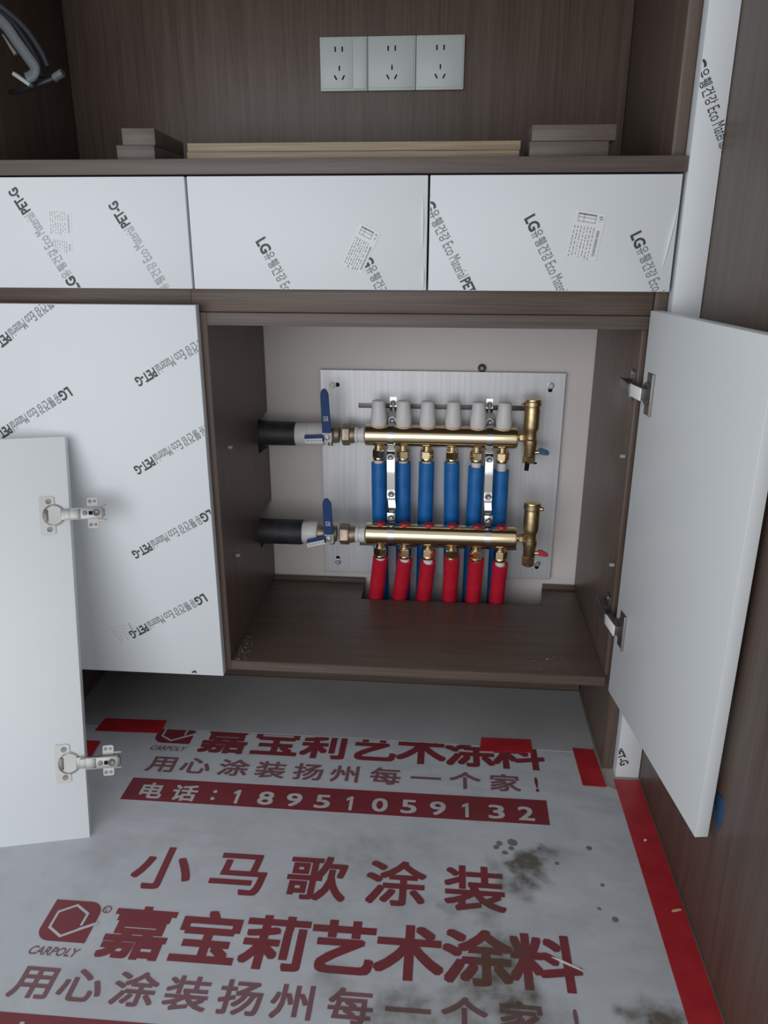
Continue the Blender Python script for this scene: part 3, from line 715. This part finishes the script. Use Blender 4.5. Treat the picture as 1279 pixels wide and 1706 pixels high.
valve(LY, -.5655, -.2560, -.1800, -.2320, -.56, -.4780, 'lower ball valve with upright blue lever beside the red caps', True)

# ---- pipes
PT = [-.4235, -.4220, -.4210, -.4195, -.4275, -.4340]
PB = [(-.1357,-.5523), (-.0865,-.5507), (-.0395,-.5492), (.0160,-.5474), (.0625,-.5459), (.1150,-.5443)]
ORD = ['first', 'second', 'third', 'fourth', 'fifth', 'sixth']
HINT = [', beside the ball valve', ', behind a chrome bracket edge', ', midway along the bar', ', past the middle', ', just before a chrome bracket', ', nearest the brass air vent']
for i in range(6):
    xt = PX[i]; xb_, zb_ = PB[i]
    t = thing('pipe', f'{ORD[i]} blue sleeved pipe counting from the ball valves{HINT[i] if i in (0, 5) else ""}', 'pipe', (xt, UY+.01, -.80), 'blue sleeved return pipes')
    bm = NB(); cyl(bm, (xt, UY, UZ-.050), (xt-.0002, UY, PT[i]-.01), .0100); part('inner_pipe', bm, WHITEP, t)
    bm = NB(); k = (xb_-xt)
    tube(bm, [(xt, UY, PT[i]), (xt+k*.4, UY+.001, PT[i]-.06), (xb_, UY+.006, zb_), (xb_+k*.8, UY+.0255, -.66), (xb_+k*1.2, UY+.030, -.80)], .0158, 28)
    part('sleeve', bm, BLUE, t)
RT = [(-.1294,-.6165), (-.0782,-.6188), (-.0297,-.6215), (.0195,-.6085), (.0698,-.6133), (.1195,-.6215)]
RB = [(-.1420,-.7262), (-.0909,-.7255), (-.0389,-.7249), (.0167,-.7239), (.0666,-.7270), (.1171,-.7249)]
for i in range(6):
    xt, zt = RT[i]; xb_, zb_ = RB[i]
    t = thing('pipe', f'{ORD[i]} red sleeved pipe counting from the ball valves, under the lower manifold', 'pipe', (xt, LY+.02, -.80), 'red sleeved supply pipes')
    bm = NB(); cyl(bm, (QX[i], LY, LZ-.048), (xt, LY+.001, zt-.010), .0100); part('inner_pipe', bm, WHITEP, t)
    bm = NB(); d = Vector((xb_-xt, .028, zb_-zt))
    p0 = Vector((xt, LY+.001, zt))
    tube(bm, [p0, p0+d*.33, p0+d*.67, p0+d, Vector((xb_-.002, p0.y+.029, -.80))], .0160, 28)
    part('sleeve', bm, RED, t)

# ---- chrome brackets
def bracket(xc_u, xc_l, label):
    t = thing('pipe_bracket', label, 'bracket', (xc_l, LY, -.62), 'chrome manifold brackets')
    w = .0064
    def ring(xc, y, z, r0=.0223, r1=.0250):
        bm = NB(); prof = []
        n = 40; 
        for i in range(n):
            a0, a1 = 2*math.pi*i/n, 2*math.pi*(i+1)/n
            vs = []
            for (r, x) in ((r1, xc-w), (r1, xc+w)):
                vs.append((r, x))
            A = [bm.verts.new((x, y+r*math.cos(a), z+r*math.sin(a))) for a in (a0, a1) for (r, x) in ((r1, xc-w), (r1, xc+w), (r0, xc+w), (r0, xc-w))]
            bm.faces.new((A[0], A[1], A[5], A[4])); bm.faces.new((A[1], A[2], A[6], A[5])); bm.faces.new((A[2], A[3], A[7], A[6])); bm.faces.new((A[3], A[0], A[4], A[7]))
        bmesh.ops.remove_doubles(bm, verts=bm.verts[:], dist=1e-6)
        return bm
    part('clamp_ring', ring(xc_u, UY, UZ), CHROME, t); part('clamp_ring', ring(xc_l, LY, LZ), CHROME, t)
    # folded strap from the plate over the upper bar to the lower bar
    def strap(pts, name, wd=.0066, th=.0018, xc0=xc_u, xc1=xc_u):
        bm = NB(); rows = []
        for i, (y, z) in enumerate(pts):
            a = Vector(pts[max(i-1, 0)]); b = Vector(pts[min(i+1, len(pts)-1)]); d = (b-a).normalized(); nrm = Vector((-d.y, d.x))
            xc = xc0 + (xc1-xc0)*i/(len(pts)-1)
            rows.append([bm.verts.new((xc+s*wd, y+nrm.x*k*th/2, z+nrm.y*k*th/2)) for s, k in ((-1,-1),(1,-1),(1,1),(-1,1))])
        for A, Bq in zip(rows, rows[1:]):
            for k in range(4): bm.faces.new((A[k], A[(k+1) % 4], Bq[(k+1) % 4], Bq[k]))
        bm.faces.new(rows[0][::-1]); bm.faces.new(rows[-1])
        return part(name, bm, CHROME, t)
    strap([(1.5755, -.296), (1.5745, -.316), (1.568, -.324), (1.552, -.329), (1.5455, -.334), (1.545, -.342)], 'upper_strap')
    strap([(UY, -.3892), (1.510, -.3925), (1.504, -.398), (1.4995, -.410), (1.499, -.440), (1.4985, -.470), (1.4985, -.488), (1.495, -.494)], 'link_strap', .0078, .0018, xc_u, (xc_u*.5+xc_l*.5))
    strap([(1.505, -.494), (1.503, -.500), (1.500, -.512)], 'dark_link', .0072, .0016, (xc_u+xc_l)/2, xc_l)
    bm = NB(); box(bm, xc_l-.0085, xc_l+.0085, 1.4700, 1.4890, -.5305, -.5130, .0012); lathe(bm, [(.0055,0),(.0055,.002),(.003,.0042),(0,.0044)], (xc_l, 1.470, -.5230), (0,-1,0), 16); part('clamp_block', bm, CHROME, t)
    for xs_, y, z in ((xc_u, 1.5725, -.3085), (xc_u, 1.5435, -.3375), (xc_u, 1.4990, -.4045), ((xc_u+xc_l)/2, 1.4975, -.482)):
        bm = NB(); lathe(bm, [(.0054,0),(.0052,.0022),(.0040,.0034),(.0020,.0022),(0,.0022)], (xs_, y, z), (0,-1,0), 16); lathe(bm, [(.0075,-.0012),(.0075,.0002),(.005,.0003)], (xs_, y, z), (0,-1,0), 18); part('screw', bm, ZINC, t)
    # foot of the bracket down to the plate
    bm = NB(); box(bm, xc_l-.006, xc_l+.006, LY+.021, 1.5765, LZ-.030, LZ-.020, .0008); part('foot', bm, CHROME, t)
bracket(-.1112, -.1070, 'chrome bracket clamping both brass bars near the ball valves')
bracket(.0870, .0900, 'chrome bracket clamping both brass bars near the air vents')

# ================================================================== FLOOR COVERING
FZ = FLOOR
sh = thing('floor_sheet', 'grey white protective floor sheet printed with large dark red lettering', 'floor covering', (SHX, SHY, FZ))
fx3 = lambda p: Vector((p[0], p[1], FZ + p[2]))
bm = NB(); prism(bm, [(-1.1, .25), (.3190, .25), (.3190, 1.150), (.3030, 1.160), (.2990, 1.2570), (-.74, 1.2570), (-1.1, 1.2570)], .0002, .0012, fx3); part('sheet', bm, SHEET, sh, smooth=False)
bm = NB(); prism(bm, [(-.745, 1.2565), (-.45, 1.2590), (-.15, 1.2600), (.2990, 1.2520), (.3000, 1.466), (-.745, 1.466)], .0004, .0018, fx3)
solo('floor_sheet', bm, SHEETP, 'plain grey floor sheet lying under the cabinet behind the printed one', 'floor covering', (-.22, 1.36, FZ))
LF = FZ + .0016
g2 = lambda x, y: Vector((x, y, LF)); g3 = lambda x, y: Vector((x, y, LF+.0003))
CUT = [((0,1.2568,0),(0,1,0))]
def row(text, xs_, y, w, h, m, off, cut=False, fx=g2, name='lettering', par=sh):
    bm = NB()
    for ch, x in zip(text, xs_): put_em(bm, ch, x, y, w, h, fx, 0, off)
    if cut: clip(bm, CUT)
    return part(name, bm, m, par, smooth=False, recalc=False)
XE = [-.408, -.309, -.2145, -.121, -.030, .062, .153]; XB = [-.504, -.442, -.371, -.302, -.232, -.164, -.0915, -.019, .0515, .122]
row('嘉宝莉艺术涂料', XE, .788, .080, .078, SHRED, .0025)
row('小马歌涂装', [-.414, -.294, -.176, -.056, .062], .906, .078, .078, SHRED, .0018)
row('用心涂装扬州每一个家', [x-.008 for x in XB], .704, .050, .044, SHGRY, .0010)
row('嘉宝莉艺术涂料', XE, 1.233, .080, .078, SHRED, .0025, True)
row('用心涂装扬州每一个家', XB, 1.151, .048, .042, SHGRY, .0010)
bm = NB(); put_fit(bm, '!', .1755, .1815, 1.132, 1.172, g2, 0, .03); part('lettering', bm, SHRED, sh, smooth=False, recalc=False)
bm = NB(); put_fit(bm, '!', .1785, .1845, .685, .725, g2, 0, .03); part('lettering', bm, SHGRY, sh, smooth=False, recalc=False)
for k, (y0, y1) in enumerate(((1.0525, 1.1095), (.6045, .6610))):
    bm = NB(); prism(bm, [(-.5445, y0), (.190, y0-.001), (.191, y1+.002), (-.5435, y1)], .0012, .0016, fx3); bar_ = part('phone_banner', bm, SHRED, sh, smooth=False)
    yc = (y0+y1)/2-.006; bm = NB()
    put_em(bm, '电', -.499, yc+.002, .038, .037, g3, 0, .0011); put_em(bm, '话', -.4375, yc+.001, .038, .037, g3, 0, .0011)
    for dy in (-.008, .010): prism(bm, rounded(-.389, -.382, yc+dy-.0035, yc+dy+.0035, .003, 4), .0016, .0019, fx3, 0)
    for j, ch in enumerate('18951059132'):
        cx = -.343 + j*.0496; wd_ = .0125
        if ch == '1':
            prism(bm, [(cx-.0030, yc-.0165), (cx+.0028, yc-.0165), (cx+.0028, yc+.0175), (cx-.0012, yc+.0175), (cx-.0085, yc+.0120), (cx-.0085, yc+.0062), (cx-.0030, yc+.0098)], .0016, .0019, fx3, 0)
            continue
        for ox in (-.0012, 0, .0012):
            for oy in (-.0008, .0008): put_fit(bm, ch, cx-wd_+ox, cx+wd_+ox, yc-.0155+oy, yc+.0165+oy, (lambda x, y, q=(ox*20+oy*9): Vector((x, y, LF+.0004+q*.002))), 0)
    part('lettering', bm, SHWHT, bar_, smooth=False, recalc=False)
def emblem(dy, cut):
    cx, cy = -.5115, .8005+dy
    bm = NB(); f = lambda p: Vector((p[0], p[1], LF + p[2]))
    lift = [0.0]; t = bmesh.new(); prism(t, rounded(cx-.0365, cx+.0365, cy-.0345, cy+.0345, .020, 6, (1,0,1,0)), 0, .0002, f, 0)
    def stroke(pts, w):
        for j, (a, b) in enumerate(zip(pts, pts[1:])):
            lift[0] += 4e-5; a, b = Vector(a), Vector(b); d = (b-a).normalized(); n_ = Vector((-d.y, d.x))*w/2; a2, b2 = a-d*w*.3, b+d*w*.3
            prism(t, [tuple(a2-n_), tuple(b2-n_), tuple(b2+n_), tuple(a2+n_)], .0002, .0004 + lift[0], f, 1)
    hx = lambda a, r=.0265: (cx-.002+r*math.sin(math.radians(a))*.95, cy+r*math.cos(math.radians(a)))
    stroke([hx(a) for a in (120, 180, 240, 300, 0, 60)], .0036)
    stroke([hx(60), hx(105, .023)], .0036)
    stroke([hx(122, .0255), (cx+.040, cy-.0015)], .0042)
    merge(bm, t)
    if cut: clip(bm, CUT)
    part('emblem', bm, [SHRED, SHEET], sh, smooth=False)
    bm = NB(); f2 = lambda x, y: g2(x + (y-.744-dy)*.25, y)
    put_fit(bm, 'CARPOLY', cx-.0345, cx+.0335, .7435+dy, .7570+dy, f2, 0, .02)
    part('lettering', bm, SHGRY, sh, smooth=False, recalc=False)
    if not cut:
        bm = NB(); put_fit(bm, '®', -.4745, -.4610, .817, .8305, g2, 0, .02); part('lettering', bm, SHGRY, sh, smooth=False, recalc=False)
emblem(0, False); emblem(.4475, True)

def tape(poly, label, loc, h=.0030):
    bm = NB(); prism(bm, poly, h-.0008, h, fx3); solo('tape_strip', bm, TAPE, label, 'tape', (loc[0], loc[1], FZ), 'red tape on the floor sheets')
tape([(-.674,1.239),(-.541,1.242),(-.5445,1.284),(-.671,1.281)], 'red tape across the sheet seam by the loose door and emblem', (-.607, 1.26))
tape([(.081,1.239),(.180,1.242),(.180,1.283),(.085,1.281)], 'red tape across the sheet seam covering the last printed character', (.13, 1.26))
tape([(.260,1.156),(.3015,1.155),(.2965,1.261),(.257,1.263)], 'short red tape piece beside the foot of the wood end panel', (.28, 1.21))
tape([(.3185,.30),(.362,.30),(.3625,1.178),(.3180,1.177)], 'long red tape strip running along the tall cabinet base', (.34, .74))
tape([(-.700,1.16),(-.645,1.158),(-.648,1.207),(-.700,1.207)], 'red tape piece mostly hidden behind the loose door', (-.67, 1.18))
bm = NB(); prism(bm, [(.860,-.685),(.856,-.668),(.834,-.664),(.828,-.676),(.829,-.702),(.836,-.712),(.846,-.706)], 0, .0006, lambda p: Vector((.3644-p[2], p[0], p[1])))
solo('tape_patch', bm, BLUET, 'small blue tape patch on the tall wood panel behind the door corner', 'tape', (.3644, .84, -.716))

# ---- small litter
def crumb(name, x, y, z, sx, sy, sz, ang, m, label, cat):
    c, s = math.cos(ang), math.sin(ang); bm = NB()
    prism(bm, [(-sx,-sy*.6),(-sx*.3,-sy),(sx,-sy*.4),(sx*.8,sy*.7),(-sx*.5,sy)], 0, sz, lambda p: Vector((x+p[0]*c-p[1]*s, y+p[0]*s+p[1]*c, z+p[2])))
    solo(name, bm, m, label, cat, (x, y, z))
crumb('wood_chip', .3505, .890, FZ+.0031, .008, .0018, .0015, .25, CHIP, 'pale splinter lying midway on the long red tape strip', 'wood chip')
crumb('plaster_crumb', .3385, 1.028, FZ+.0031, .0025, .002, .0015, .2, WHITEP, 'tiny pale crumb on the long red tape, nearer the filler strip', 'crumb')
crumb('plastic_sliver', .182, .789, FZ+.0020, .022, .0016, .0008, -.45, WHITEP, 'thin clear white sliver across the last large red character', 'plastic sliver')
bm = NB(); rnd = random.Random(3)
def speck(x, y, z, r):
    lathe(bm, [(r*.8,0),(r,r*.5),(r*.6,r*1.2),(0,r*1.3)], (x,y,z), (rnd.uniform(-.3,.3),rnd.uniform(-.3,.3),1), 6)
for k in range(60): speck(XL+.004+abs(rnd.gauss(0,.010)), 1.262+rnd.gauss(0,.022), CB, rnd.uniform(.0005,.0014))
for k in range(22): speck(.205+rnd.gauss(0,.022), 1.255+rnd.gauss(0,.012), CB, rnd.uniform(.0004,.0012))
speck(.197, 1.262, CB, .0026); speck(XL+.012, 1.245, CB, .0024)
solo('sawdust', bm, DUST, 'pale sawdust specks in the corners of the open cabinet floor', 'sawdust', (-.1, 1.26, CB), kind='stuff')
